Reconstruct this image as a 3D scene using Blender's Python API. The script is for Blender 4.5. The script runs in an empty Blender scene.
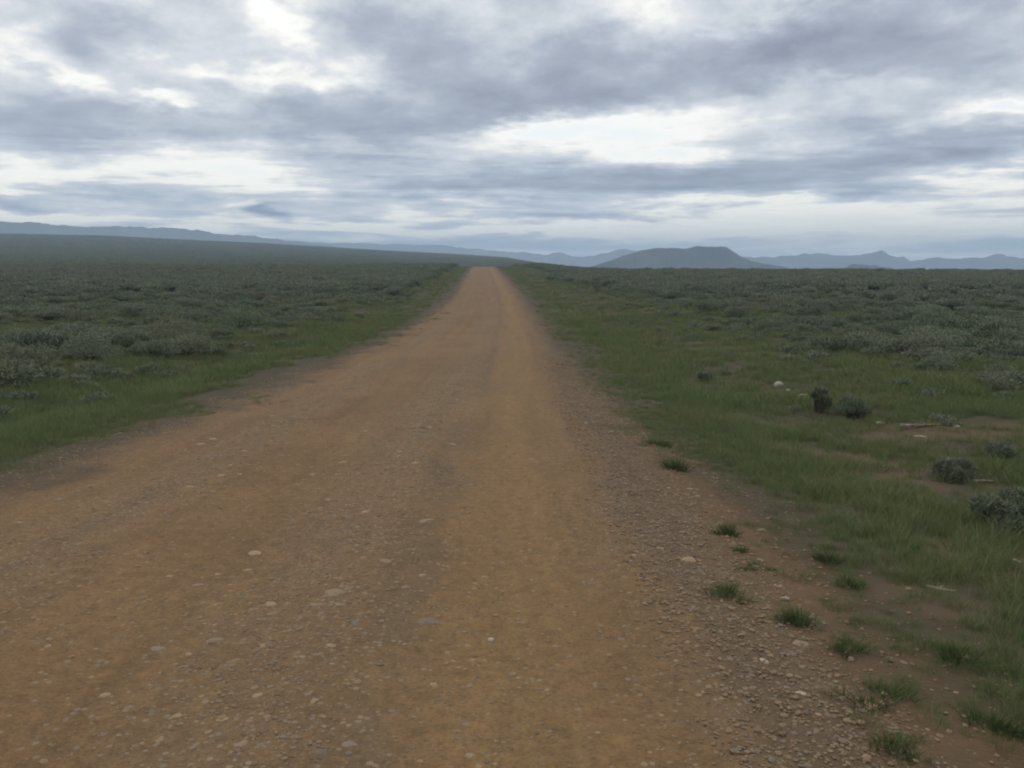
import bpy, math, random
import numpy as np
from mathutils import Vector

random.seed(7)
rng = np.random.default_rng(11)
scene = bpy.context.scene
COL = scene.collection

# ------------------------------------------------------------------ camera
FPX, CX, CY, HZ, CAMH = 869.0, 512.0, 384.0, 262.0, 1.7
TH = math.atan((CY - HZ) / FPX)
ST, CT = math.sin(TH), math.cos(TH)
cam_d = bpy.data.cameras.new("camera")
cam = bpy.data.objects.new("camera", cam_d)
COL.objects.link(cam)
cam.location = (0, 0, CAMH)
cam.rotation_euler = (math.pi / 2 - TH, 0, 0)
cam_d.sensor_width = 36.0
cam_d.lens = 36.0 * FPX / 1024.0
cam_d.clip_start = 0.05
cam_d.clip_end = 60000
scene.camera = cam


def ray(px, py):
    """direction of the photograph's pixel, forward component 1"""
    a = (px - CX) / FPX
    b = -(py - CY) / FPX
    return np.array([a, CT + b * ST, -ST + b * CT])


def azel(px, py):
    r = ray(px, py)
    return math.atan2(r[0], r[1]), r[2] / math.hypot(r[0], r[1])


# ------------------------------------------------------------------ noise (numpy)
def _hash(ix, iy, seed):
    h = (ix.astype(np.int64) * 374761393 + iy.astype(np.int64) * 668265263 + seed * 974634541) & 0x7FFFFFFF
    h = ((h ^ (h >> 13)) * 1274126177) & 0x7FFFFFFF
    h = (h ^ (h >> 16)) & 0xFFFF
    return h / 65535.0


def vnoise(x, y, seed=0):
    x = np.asarray(x, float); y = np.asarray(y, float)
    ix = np.floor(x); iy = np.floor(y)
    fx = x - ix; fy = y - iy
    fx = fx * fx * (3 - 2 * fx); fy = fy * fy * (3 - 2 * fy)
    a = _hash(ix, iy, seed); b = _hash(ix + 1, iy, seed)
    c = _hash(ix, iy + 1, seed); d = _hash(ix + 1, iy + 1, seed)
    return (a * (1 - fx) + b * fx) * (1 - fy) + (c * (1 - fx) + d * fx) * fy


def fbm(x, y, seed=0, octs=4):
    s = 0; a = 0.5
    for k in range(octs):
        s = s + a * (vnoise(x * 2 ** k, y * 2 ** k, seed + k * 17) - 0.5)
        a *= 0.5
    return s * 2


def sstep(a, b, x):
    t = np.clip((np.asarray(x, float) - a) / (b - a), 0, 1)
    return t * t * (3 - 2 * t)


# ------------------------------------------------------------------ the road's course
RW = 5.8
ROWS = [(455, 50, 622), (420, 150, 596), (390, 250, 577), (365, 310, 565), (335, 385, 545), (327, 400, 541),
        (303.5, 440, 526), (296, 448, 521), (283, 457, 510), (267, 469, 495)]
_ys, _xs, _zs = [], [], []
for (py, xl, xr) in ROWS:
    dep = FPX * RW / (xr - xl)
    p = np.array([0, 0, CAMH]) + dep * ray((xl + xr) / 2, py)
    _xs.append(p[0]); _ys.append(p[1]); _zs.append(p[2])
X0 = -1.72
_ys = [-40, 0] + _ys + [230, 300, 420, 700, 1200, 12000]
_xs = [X0, X0] + _xs + [_xs[-1] - 1.2, _xs[-1] - 4, _xs[-1] - 9, _xs[-1] - 25, -60, -60]
_zs = [0.25, 0.0] + _zs + [0.45, -0.9, -3.0, -3.0, -3.0, -3.0]
_gy = np.arange(-40, 800, 0.5)


def _smooth(v, n):
    k = np.hanning(n + 2)[1:-1]; k /= k.sum()
    return np.convolve(np.pad(v, (n // 2, n // 2), mode="edge"), k, mode="valid")


_gz = np.interp(_gy, _ys, _zs)
_gx = np.interp(_gy, _ys, _xs)
_w = sstep(20, 60, _gy)
_gz = _smooth(_gz, 21) * (1 - _w) + _smooth(_gz, 81) * _w
_gx = _smooth(_gx, 41) * (1 - _w) + _smooth(_gx, 101) * _w
_gx0 = float(np.interp(0, _gy, _gx)); _gz0 = float(np.interp(0, _gy, _gz))
_gz = _gz - _gz0 * np.exp(-(_gy / 10) ** 2)


def zr(y): return np.interp(y, _gy, _gz)
def road_shift(y): return np.interp(y, _gy, _gx) - _gx0
def lat_of(x, y): return x - road_shift(y)


# ------------------------------------------------------------------ terrain
SKY_L = [(-300, 228), (0, 234), (101, 236), (178, 240), (260, 243.5), (336, 248), (402, 252), (463, 255), (505, 258.2),
         (538, 264), (563, 268), (600, 271), (1024, 271.5), (1400, 272)]
_saz = np.array([azel(a, b)[0] for a, b in SKY_L]); _sel = np.array([azel(a, b)[1] for a, b in SKY_L])
_caz = np.array([azel(a, 262)[0] for a in (-300, 470, 530, 570, 620, 1400)])
_cds = np.array([1100., 1080., 850., 560., 330., 300.])


def ground_z(x, y, fine=True):
    x = np.asarray(x, float); y = np.asarray(y, float)
    d = np.hypot(x, y) + 1e-6
    az = np.arctan2(x, np.maximum(y, 1e-6))
    E = np.interp(az, _saz, _sel)
    D = np.interp(az, _caz, _cds)
    s = sstep(0.06, 1.0, d / D)
    zin = (CAMH + E * d) * s
    zout = CAMH + E * d - 0.012 * (d - D) - 0.00002 * (d - D) ** 2
    zf = np.where(d < D, zin, np.maximum(zout, -45))
    zf = np.where(y < 0, 0.0, zf)
    lat = lat_of(x, y)
    fade = 1 - sstep(90, 230, y)
    dip = np.clip(zr(y), -1.3, 0.3) * fade * (1 - sstep(60, 200, np.abs(lat)))
    w = np.exp(-(lat / 32) ** 2) * (1 - sstep(330, 700, y))
    z = w * zr(y) + (1 - w) * (zf + dip)
    z = z - 0.9 * sstep(70, 220, d) * sstep(0.015, 0.09, az) * (y > 0)
    # ditches either side of the roadbed
    z = z - 0.22 * np.exp(-((lat - 4.2) / 1.5) ** 2) - 0.16 * np.exp(-((lat + 7.0) / 1.1) ** 2)
    off = sstep(1.6, 8, lat) + sstep(4.8, 10, -lat)
    if fine:
        z = z + off * (0.30 * fbm(x / 7, y / 7, 3, 3) + 0.5 * fbm(x / 60, y / 60, 5, 2) * sstep(20, 140, d))
        z = z + 0.05 * fbm(x / 0.9, y / 0.9, 9, 3) * (0.12 + off.clip(0, 1))
    return z


def road_relief(lat, y):
    """ruts and gravel windrows, in metres above the plain bed"""
    wob = 0.22 * fbm(y / 9, y * 0 + 3.3, 31, 2)
    l = lat + wob
    r = 0.022 * np.exp(-((l + 0.95) / 0.38) ** 2) + 0.018 * np.exp(-((l + 2.75) / 0.4) ** 2) + 0.03 * np.exp(-((l - 1.0) / 0.3) ** 2)
    r = r - 0.012 * np.exp(-((l - 0.05) / 0.35) ** 2) - 0.01 * np.exp(-((l + 1.85) / 0.3) ** 2)
    g = 0.4 + np.exp(-((l + 0.95) / 0.5) ** 2) + np.exp(-((l + 2.8) / 0.5) ** 2) + 1.2 * np.exp(-((l - 1.0) / 0.4) ** 2)
    return r + 0.012 * g * fbm(lat / 0.25, y / 0.25, 41, 3)


ROAD_L, ROAD_R = -4.9, 1.75


def surf_z(x, y):
    """top surface (road sheet inside the roadbed, else the ground)"""
    z = ground_z(x, y)
    lat = lat_of(x, y)
    inside = (lat > ROAD_L + 0.15) & (lat < ROAD_R - 0.15)
    return np.where(inside, z + road_relief(lat, y) + 0.012, z)


def pix(px, py, zoff=0.0):
    """where the sight line of a pixel of the photograph meets the ground"""
    r = ray(px, py)
    ts = np.geomspace(1.2, 3000, 6000)
    P = np.array([0, 0, CAMH])[None] + ts[:, None] * r[None]
    below = P[:, 2] < surf_z(P[:, 0], P[:, 1])
    i = int(np.argmax(below))
    x, y = P[i, 0], P[i, 1]
    return float(x), float(y), float(surf_z(np.array([x]), np.array([y]))[0])


# ------------------------------------------------------------------ node helper
class N:
    def __init__(s, nt): s.t = nt
    def new(s, kind, **kw):
        n = s.t.nodes.new(kind)
        for k, v in kw.items(): setattr(n, k, v)
        return n
    def set(s, sock, v):
        if isinstance(v, bpy.types.NodeSocket): s.t.links.new(v, sock)
        elif v is not None: sock.default_value = v
    def m(s, op, a, b=None, c=None, clamp=False):
        n = s.new("ShaderNodeMath", operation=op, use_clamp=clamp)
        for i, v in enumerate((a, b, c)):
            if v is not None: s.set(n.inputs[i], v)
        return n.outputs[0]
    def mix(s, f, a, b):
        n = s.new("ShaderNodeMix", data_type="RGBA")
        s.set(n.inputs[0], f)
        for sk, v in ((n.inputs[6], a), (n.inputs[7], b)):
            s.set(sk, v if isinstance(v, bpy.types.NodeSocket) else (*v, 1.0))
        return n.outputs[2]
    def mul(s, f, a, b):
        n = s.new("ShaderNodeMix", data_type="RGBA", blend_type="MULTIPLY")
        s.set(n.inputs[0], f)
        for sk, v in ((n.inputs[6], a), (n.inputs[7], b)):
            s.set(sk, v if isinstance(v, bpy.types.NodeSocket) else (*v, 1.0))
        return n.outputs[2]
    def noise(s, vec, scale, detail=3, rough=0.55, dist=0.0, col=False):
        n = s.new("ShaderNodeTexNoise")
        s.set(n.inputs["Vector"], vec); n.inputs["Scale"].default_value = scale
        n.inputs["Detail"].default_value = detail; n.inputs["Roughness"].default_value = rough
        n.inputs["Distortion"].default_value = dist
        return n.outputs["Color" if col else "Fac"]
    def step(s, v, a, b):
        n = s.new("ShaderNodeMapRange", interpolation_type="SMOOTHSTEP")
        s.set(n.inputs[0], v); s.set(n.inputs[1], a); s.set(n.inputs[2], b)
        n.inputs[3].default_value = 0; n.inputs[4].default_value = 1
        return n.outputs[0]
    def ramp(s, v, stops):
        n = s.new("ShaderNodeValToRGB")
        e = n.color_ramp.elements
        while len(e) < len(stops): e.new(0.5)
        for el, (p, c) in zip(e, stops):
            el.position = p; el.color = (*c, 1) if len(c) == 3 else c
        s.set(n.inputs[0], v)
        return n.outputs[0]
    def bell(s, v, c, w):
        d = s.m("MULTIPLY_ADD", v, 1 / w, -c / w)
        return s.m("POWER", 0.36788, s.m("MULTIPLY", d, d))


def mat(name):
    m = bpy.data.materials.new(name); m.use_nodes = True
    m.node_tree.nodes.clear()
    n = N(m.node_tree)
    out = n.new("ShaderNodeOutputMaterial")
    b = n.new("ShaderNodeBsdfPrincipled")
    b.inputs["Roughness"].default_value = 0.95
    b.inputs["Specular IOR Level"].default_value = 0.15
    n.t.links.new(b.outputs[0], out.inputs[0])
    return m, n, b


def dirt_nodes(n, lat, pos):
    """colour of the dirt and gravel of the roadbed, from the offset across the road"""
    wob = n.m("MULTIPLY_ADD", n.noise(pos, 0.22, 2), 0.34, -0.17)
    wob2 = n.m("MULTIPLY_ADD", n.noise(pos, 1.6, 3), 0.42, -0.21)
    l = n.m("ADD", n.m("ADD", lat, wob), wob2)
    g = n.m("MULTIPLY", n.bell(l, -1.05, 0.5), 0.85)
    g = n.m("ADD", g, n.m("MULTIPLY", n.bell(l, -2.9, 0.42), 0.7))
    g = n.m("ADD", g, n.m("MULTIPLY", n.bell(l, 1.12, 0.42), 1.0))
    g = n.m("ADD", g, n.m("MULTIPLY", n.bell(l, -4.2, 0.4), 0.3))
    patch = n.noise(pos, 0.9, 4, 0.6)
    g = n.m("MULTIPLY", g, n.m("MULTIPLY_ADD", patch, 1.5, 0.25), clamp=True)
    base = n.mix(n.step(n.noise(pos, 0.55, 4, 0.6), 0.3, 0.7), (0.150, 0.090, 0.043), (0.187, 0.114, 0.055))
    # the worn wheel track is sandier
    base = n.mix(n.m("MULTIPLY", n.bell(l, 0.05, 0.42), 0.75), base, (0.198, 0.123, 0.056))
    shoulder = n.step(l, 0.62, 0.95)
    strip = n.mix(shoulder, (0.168, 0.110, 0.060), (0.120, 0.090, 0.058))
    c = n.mix(n.m("MULTIPLY", g, 0.8), base, strip)
    # shaded edge of the gravel berm by the wheel track, painted as dark band
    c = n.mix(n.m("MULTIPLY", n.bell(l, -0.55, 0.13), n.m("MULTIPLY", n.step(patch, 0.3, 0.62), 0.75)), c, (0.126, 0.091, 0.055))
    # grains
    fine = n.noise(pos, 55, 4, 0.75)
    sxyz = n.new("ShaderNodeSeparateXYZ"); n.t.links.new(pos, sxyz.inputs[0])
    cv = n.new("ShaderNodeCombineXYZ"); n.set(cv.inputs[0], n.m("MULTIPLY", l, 4.0)); n.set(cv.inputs[1], n.m("MULTIPLY", sxyz.outputs[1], 0.13))
    c = n.mul(1.0, c, n.ramp(n.noise(cv.outputs[0], 1.0, 4, 0.6), [(0.3, (0.85, 0.86, 0.87)), (0.5, (1, 1, 1)), (0.72, (1.12, 1.10, 1.07))]))
    c = n.mul(1.0, c, n.ramp(n.noise(pos, 13, 5, 0.7), [(0.3, (0.78, 0.78, 0.78)), (0.5, (1, 1, 1)), (0.7, (1.18, 1.17, 1.14))]))
    c = n.mul(1.0, c, n.ramp(fine, [(0.25, (0.62, 0.62, 0.62)), (0.5, (1, 1, 1)), (0.75, (1.3, 1.28, 1.22))]))
    v = n.new("ShaderNodeTexVoronoi"); v.inputs["Scale"].default_value = 34
    v.inputs["Randomness"].default_value = 1
    n.set(v.inputs["Vector"], pos)
    sep = n.new("ShaderNodeSeparateColor"); n.t.links.new(v.outputs["Color"], sep.inputs[0])
    rnd = sep.outputs[0]
    thr = n.m("MULTIPLY_ADD", g, -0.34, 0.93)
    pale = n.m("MULTIPLY", n.m("GREATER_THAN", rnd, thr), n.m("LESS_THAN", v.outputs["Distance"], n.m("MULTIPLY_ADD", sep.outputs[1], 0.35, 0.2)))
    c = n.mix(n.m("MULTIPLY", pale, 0.6), c, n.mix(sep.outputs[2], (0.31, 0.235, 0.155), (0.215, 0.175, 0.135)))
    dthr = n.m("ADD", n.m("MULTIPLY_ADD", g, 0.16, 0.06), n.m("MULTIPLY", shoulder, n.m("MULTIPLY", g, 0.2)))
    dark = n.m("MULTIPLY", n.m("LESS_THAN", rnd, dthr), n.m("LESS_THAN", v.outputs["Distance"], 0.4))
    c = n.mix(n.m("MULTIPLY", dark, 0.5), c, (0.105, 0.074, 0.047))
    h = n.m("ADD", n.m("MULTIPLY", fine, 0.5), n.m("MULTIPLY", n.m("ADD", pale, dark), 0.6))
    h = n.m("ADD", h, n.m("MULTIPLY", n.noise(pos, 9, 4, 0.6), 0.9))
    return c, h, g


RED = [(*pix(915, 432)[:2], 2.3, 0.9), (*pix(770, 425)[:2], 0.75, 1.3), (*pix(850, 462)[:2], 1.0, 0.9),
       (*pix(880, 480)[:2], 0.8, 0.6), (*pix(925, 600)[:2], 0.35, 0.4), (*pix(1000, 560)[:2], 0.8, 0.5)]


def bare_amount(x, y):
    r = np.zeros_like(np.asarray(x, float))
    for (cx_, cy_, sx, sy) in RED:
        r = np.maximum(r, np.exp(-((x - cx_) / sx) ** 2 - ((y - cy_) / sy) ** 2))
    return r


# ------------------------------------------------------------------ materials of the land
m_ground, n, b = mat("steppe soil")
at = n.new("ShaderNodeAttribute", attribute_name="lat"); geo = n.new("ShaderNodeNewGeometry")
pos = geo.outputs["Position"]; lat = at.outputs["Fac"]
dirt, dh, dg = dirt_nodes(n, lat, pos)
sp = n.new("ShaderNodeSeparateXYZ"); n.t.links.new(pos, sp.inputs[0])
n1 = n.noise(pos, 0.35, 5, 0.6); n2 = n.noise(pos, 3.2, 5, 0.65); n3 = n.noise(pos, 0.02, 4, 0.6); n4 = n.noise(pos, 1.1, 6, 0.7)
red = n.mix(n2, (0.122, 0.080, 0.049), (0.09, 0.060, 0.037))
turf = n.mix(n.step(n4, 0.35, 0.65), (0.050, 0.044, 0.023), (0.074, 0.058, 0.034))
turf = n.mix(n.step(n2, 0.55, 0.75), turf, (0.085, 0.060, 0.036))
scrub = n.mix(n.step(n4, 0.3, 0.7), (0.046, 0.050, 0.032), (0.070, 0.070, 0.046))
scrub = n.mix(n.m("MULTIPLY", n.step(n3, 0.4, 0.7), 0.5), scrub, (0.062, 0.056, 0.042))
r_edge = n.m("ADD", n.m("MULTIPLY_ADD", n.step(sp.outputs[1], 6, 14), 0.38, lat), n.m("MULTIPLY_ADD", n4, 1.7, -0.85))
l_edge = n.m("SUBTRACT", n.m("MULTIPLY_ADD", n4, 2.6, -1.3), lat)
soilk = n.m("MULTIPLY", n.step(r_edge, 0.75, 1.1), 0.3)
out_r = n.step(r_edge, 8, 13); out_l = n.step(l_edge, 7.5, 10)
veg = n.mix(n.m("MAXIMUM", n.m("MAXIMUM", out_r, out_l), n.step(sp.outputs[1], 200, 300)), turf, scrub)  # far ground turns to dark scrub colour, with the bushes' shade averaged in
# bare red soil
bare = None
for (cx_, cy_, sx, sy) in RED:
    k = n.m("MULTIPLY", n.bell(sp.outputs[0], cx_, sx), n.bell(sp.outputs[1], cy_, sy))
    bare = k if bare is None else n.m("MAXIMUM", bare, k)
bare = n.step(n.m("ADD", bare, n.m("MULTIPLY_ADD", n2, 0.7, -0.35)), 0.3, 0.7)
veg = n.mix(n.m("MULTIPLY", bare, 0.7), veg, red)
veg = n.mix(n.m("MULTIPLY", n.step(n1, 0.58, 0.72), 0.45), veg, red)
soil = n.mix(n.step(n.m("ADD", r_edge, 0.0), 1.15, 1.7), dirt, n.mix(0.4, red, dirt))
soil = n.mix(n.step(l_edge, 3.6, 4.3), soil, red)
soil = n.mul(soilk, soil, (0.72, 0.68, 0.62))
vf = n.m("MAXIMUM", n.m("MAXIMUM", n.step(r_edge, 1.5, 2.1), n.step(l_edge, 3.8, 4.8)), n.step(sp.outputs[1], 300, 330))
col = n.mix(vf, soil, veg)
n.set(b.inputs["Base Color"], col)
bp = n.new("ShaderNodeBump"); bp.inputs["Strength"].default_value = 0.6; bp.inputs["Distance"].default_value = 0.05
n.set(bp.inputs["Height"], n.m("MULTIPLY_ADD", vf, n.m("ADD", n.m("MULTIPLY", n2, 0.8), n4), n.m("MULTIPLY", dh, 0.25)))
n.t.links.new(bp.outputs[0], b.inputs["Normal"])


def leafy(name, c1, c2, c3, sc=2.0):
    m, n, b = mat(name)
    oi = n.new("ShaderNodeObjectInfo"); geo = n.new("ShaderNodeNewGeometry")
    r = n.mix(oi.outputs["Random"], c1, c2)
    pn = n.noise(oi.outputs["Location"], 0.45, 4, 0.6)          # stands of drier and greener plants
    r = n.mul(1.0, r, n.ramp(pn, [(0.34, (0.80, 0.92, 0.80)), (0.5, (1, 1, 1)), (0.66, (1.12, 1.02, 0.90))]))
    r = n.mix(n.m("MULTIPLY", n.step(geo.outputs["Random Per Island"], 0.55, 1.0), 0.7), r, c3)
    n.set(b.inputs["Base Color"], r)
    b.inputs["Roughness"].default_value = 0.85
    b.inputs["Specular IOR Level"].default_value = 0.1
    return m


m_sage = leafy("sage leaves", (0.138, 0.165, 0.110), (0.185, 0.204, 0.144), (0.230, 0.234, 0.172))
m_sage_dark = leafy("dark shrub leaves", (0.120, 0.148, 0.100), (0.140, 0.164, 0.114), (0.18, 0.195, 0.145))
m_stem = leafy("grey twigs", (0.075, 0.062, 0.048), (0.10, 0.085, 0.066), (0.13, 0.11, 0.085))
m_grass = leafy("verge grass", (0.112, 0.166, 0.062), (0.148, 0.184, 0.078), (0.25, 0.20, 0.115))
m_tuft = leafy("tuft grass", (0.080, 0.112, 0.040), (0.098, 0.125, 0.046), (0.14, 0.14, 0.065))


def stone_mat(name, c1, c2):
    m, n, b = mat(name)
    oi = n.new("ShaderNodeObjectInfo"); tc = n.new("ShaderNodeTexCoord")
    f = n.noise(tc.outputs["Object"], 14, 5, 0.65)
    c = n.mix(n.step(f, 0.3, 0.7), c1, c2)
    c = n.mul(1.0, c, n.ramp(oi.outputs["Random"], [(0, (0.72, 0.70, 0.68)), (0.5, (1, 1, 1)), (1, (1.18, 1.1, 1.0))]))
    n.set(b.inputs["Base Color"], c)
    bp = n.new("ShaderNodeBump"); bp.inputs["Strength"].default_value = 0.5; bp.inputs["Distance"].default_value = 0.01
    n.set(bp.inputs["Height"], f); n.t.links.new(bp.outputs[0], b.inputs["Normal"])
    return m


m_st_tan = stone_mat("tan stone", (0.235, 0.17, 0.108), (0.32, 0.243, 0.162))
m_st_grey = stone_mat("grey stone", (0.18, 0.142, 0.102), (0.26, 0.21, 0.155))
m_st_white = stone_mat("pale limestone", (0.33, 0.29, 0.23), (0.45, 0.41, 0.34))
m_peb = stone_mat("loose gravel", (0.19, 0.134, 0.083), (0.29, 0.212, 0.135))
m_wood = stone_mat("bleached wood", (0.25, 0.21, 0.165), (0.40, 0.35, 0.29))

m_hill, n, b = mat("far dry hills")
geo = n.new("ShaderNodeNewGeometry")
n.set(b.inputs["Base Color"], n.mix(n.step(n.noise(geo.outputs["Position"], 0.012, 6, 0.65), 0.35, 0.65), (0.026, 0.033, 0.030), (0.075, 0.078, 0.064)))


# ------------------------------------------------------------------ mesh helpers
def mesh_np(name, V, F, mats, midx=None, smooth=False, attrs=None):
    """V (n,3); F list of (k, array) with equal-sided faces or a flat array"""
    me = bpy.data.meshes.new(name)
    V = np.asarray(V, np.float32)
    me.vertices.add(len(V)); me.vertices.foreach_set("co", V.ravel())
    F = F if isinstance(F, list) else [F]
    loops = np.concatenate([np.asarray(f, np.int32).ravel() for f in F])
    counts = np.concatenate([np.full(len(f), np.asarray(f).shape[1], np.int32) for f in F])
    starts = np.concatenate([[0], np.cumsum(counts)[:-1]]).astype(np.int32)
    me.loops.add(len(loops)); me.loops.foreach_set("vertex_index", loops)
    me.polygons.add(len(counts)); me.polygons.foreach_set("loop_start", starts)
    for m in mats: me.materials.append(m)
    if midx is not None: me.polygons.foreach_set("material_index", np.asarray(midx, np.int32))
    if smooth: me.polygons.foreach_set("use_smooth", np.ones(len(counts), bool))
    for k, v in (attrs or {}).items():
        a = me.attributes.new(k, "FLOAT", "POINT"); a.data.foreach_set("value", np.asarray(v, np.float32))
    me.update(calc_edges=True); me.validate()
    return me


def link(name, me, loc=(0, 0, 0), rz=0.0, sc=(1, 1, 1), parent=None, col=COL):
    o = bpy.data.objects.new(name, me); col.objects.link(o)
    o.location = loc; o.rotation_euler = (0, 0, rz); o.scale = sc
    if parent: o.parent = parent
    return o


def tag(o, label=None, cat=None, group=None, kind=None):
    if label: o["label"] = label
    if cat: o["category"] = cat
    if group: o["group"] = group
    if kind: o["kind"] = kind
    return o


def grid_faces(nx, ny):
    i = np.arange(nx * ny).reshape(ny, nx)
    return np.stack([i[:-1, :-1].ravel(), i[:-1, 1:].ravel(), i[1:, 1:].ravel(), i[1:, :-1].ravel()], 1)


# ------------------------------------------------------------------ ground sheet
def growing(start, ratio, end):
    v = [0.0]; s = start
    while v[-1] < end: v.append(v[-1] + s); s *= ratio
    v[-1] = end
    return np.array(v)


FAR = 4200.0
xp = growing(0.11, 1.0205, FAR)
xs = np.concatenate([-xp[::-1][:-1], xp])
yp = growing(0.11, 1.0125, FAR)
ys = np.concatenate([-np.array([FAR, 2000, 900, 300, 100, 45, 22, 11, 6, 3.2, 1.7, 0.8, 0.35]), yp])
L, Y = np.meshgrid(xs, ys)
sh = road_shift(Y) * np.exp(-(np.abs(L) / 60) ** 2)
X = L + sh
Z = ground_z(X, Y)
LT = lat_of(X, Y)
under = sstep(ROAD_L - 0.02, ROAD_L + 0.35, LT) * (1 - sstep(ROAD_R - 0.35, ROAD_R + 0.02, LT)) * (1 - sstep(300, 340, Y))
Z = Z - 0.09 * under
gme = mesh_np("ground", np.stack([X, Y, Z], -1).reshape(-1, 3), grid_faces(len(xs), len(ys)), [m_ground], smooth=True, attrs={"lat": LT.ravel()})
tag(link("ground", gme), kind="structure")
ZMIN = float(Z.min())

# the road sheet
ls = np.linspace(ROAD_L, ROAD_R, 84)
ry = np.concatenate([[-60, -30, -14, -7, -4, -2, -1, -0.4], growing(0.06, 1.012, 330)])
RL, RY = np.meshgrid(ls, ry)
RX = RL + road_shift(RY)
e = np.minimum(RL - ROAD_L, ROAD_R - RL)
RZ = ground_z(RX, RY) + 0.012 * sstep(0, 0.15, e) + road_relief(RL, RY) * sstep(0, 0.2, e) - 0.006 * (1 - sstep(0, 0.10, e))
rme = mesh_np("road", np.stack([RX, RY, RZ], -1).reshape(-1, 3), grid_faces(len(ls), len(ry)), [m_ground], smooth=True, attrs={"lat": RL.ravel()})
tag(link("road", rme), kind="structure")


# ------------------------------------------------------------------ far hills, each a real ridge
def ridge(name, dist, prof, base_py, thick, seed, rough=0.10, cliff=False):
    pts = np.array(prof, float)
    px = np.arange(pts[0, 0], pts[-1, 0] + 0.1, 0.75)
    top = np.interp(px, pts[:, 0], pts[:, 1])
    k = np.array([1, 2, 3, 2, 1.]); k /= k.sum()
    top = np.convolve(np.pad(top, 2, mode="edge"), k, mode="valid")
    top = top + (0.8 * fbm(px / 9, px * 0 + seed, seed, 4) if cliff else 2.1 * fbm(px / 12, px * 0 + seed, seed, 5))
    vs = np.linspace(-1, 1, 41)
    V = []
    for v in vs:
        az = np.array([azel(p, HZ)[0] for p in px]); el = np.array([azel(p, t)[1] for p, t in zip(px, top)])
        d0 = dist * (1 + 0.03 * np.sin(px / 70.0 + seed))
        H = CAMH + el * d0 + 60
        gl = fbm(px / 11 + 1.5 * v, px * 0 + v * 2.4 + seed, seed + 5, 3)
        a = np.clip(abs(v) * (1 + 0.22 * gl * (abs(v) > 0.01) * (1 - abs(v))), 0, 1)
        if cliff: s = np.where(a < 0.42, 1 - 0.02 * a, np.where(a < 0.5, 0.99 - (a - 0.42) / 0.08 * 0.28, 0.71 * (1 - (a - 0.5) / 0.5) ** 1.2))
        else: s = (1 - a) ** 1.15
        z = -60 + H * s
        d = d0 + v * thick * (1 if v < 0 else 1.2)
        V.append(np.stack([d * np.sin(az), d * np.cos(az), z], -1))
    V = np.concatenate(V)
    me = mesh_np(name, V, grid_faces(len(px), len(vs)), [m_hill], smooth=False)
    o = tag(link(name, me), kind="structure")
    return float(V[:, 2].max())


tops = []
tops.append(ridge("mesa", 1450, [(560, 270), (590, 267), (606, 262), (619, 257.5), (642, 250.3), (655, 248.4), (688, 248.6), (697, 246.6), (726, 247.2), (732, 251),
                                 (744, 257.8), (754, 261), (766, 263.6), (786, 267), (800, 270)], 268, 170, 3, cliff=True))
tops.append(ridge("foothill", 1350, [(832, 270), (845, 267.2), (853, 264.3), (866, 263.8), (881, 267.5), (900, 270)], 268, 120, 13))
tops.append(ridge("mountain_range", 2850, [(700, 263), (730, 259), (760, 256), (778, 257.6), (793, 254.8), (819, 254), (835, 256.6), (858, 255.4), (871, 252), (880, 249.8), (889, 254.6),
                                           (899, 258.3), (903, 256.8), (910, 260.3), (920, 260.6), (938, 257.7), (956, 257.7), (976, 258.6), (987, 255.8), (1000, 254.4), (1018, 256.8), (1040, 259), (1080, 255), (1130, 258), (1250, 262)], 268, 300, 23))
tops.append(ridge("mountain_range", 3200, [(500, 262), (525, 258), (543, 254.4), (553, 251.9), (563, 253.2), (574, 257), (588, 256), (600, 253.5), (609, 251.7), (619, 248.9), (632, 249.5), (660, 252), (700, 254), (740, 258), (790, 256), (840, 258), (900, 262)], 268, 300, 33))
tops.append(ridge("mountain_range", 2450, [(-330, 232), (-200, 224), (-90, 226), (0, 220.5), (40, 222.5), (63, 224.8), (89, 227.8), (114, 226), (165, 227.2), (203, 231), (228, 235), (250, 236), (275, 238.5), (300, 242), (330, 246), (360, 252)], 245, 290, 43))
tops.append(ridge("mountain_range", 3450, [(180, 244), (230, 240), (290, 241), (335, 243), (400, 244.5), (450, 246), (500, 250), (540, 254), (600, 258), (660, 262)], 252, 300, 53))
ZMAX = max(tops)


# ------------------------------------------------------------------ plant meshes
def quads_strip(P0, dirs, L, W, bend, nseg, rs):
    """tapered bent blades: returns V,F"""
    n_ = len(P0)
    side = np.cross(dirs, rs.normal(size=(n_, 3))); side /= np.linalg.norm(side, axis=1, keepdims=True) + 1e-9
    V = []
    for k in range(nseg + 1):
        t = k / nseg
        c = P0 + dirs * (L * t)[:, None] + bend * (L * t * t)[:, None]
        w = W * (1 - t) ** 0.8 * 0.5
        V.append(c + side * w[:, None]); V.append(c - side * w[:, None])
    V = np.stack(V, 1)                              # n, 2(nseg+1), 3
    m = 2 * (nseg + 1)
    base = (np.arange(n_) * m)[:, None]
    F = np.concatenate([base + np.array([[2 * k, 2 * k + 1, 2 * k + 3, 2 * k + 2]]) for k in range(nseg)])
    return V.reshape(-1, 3), F


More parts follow.
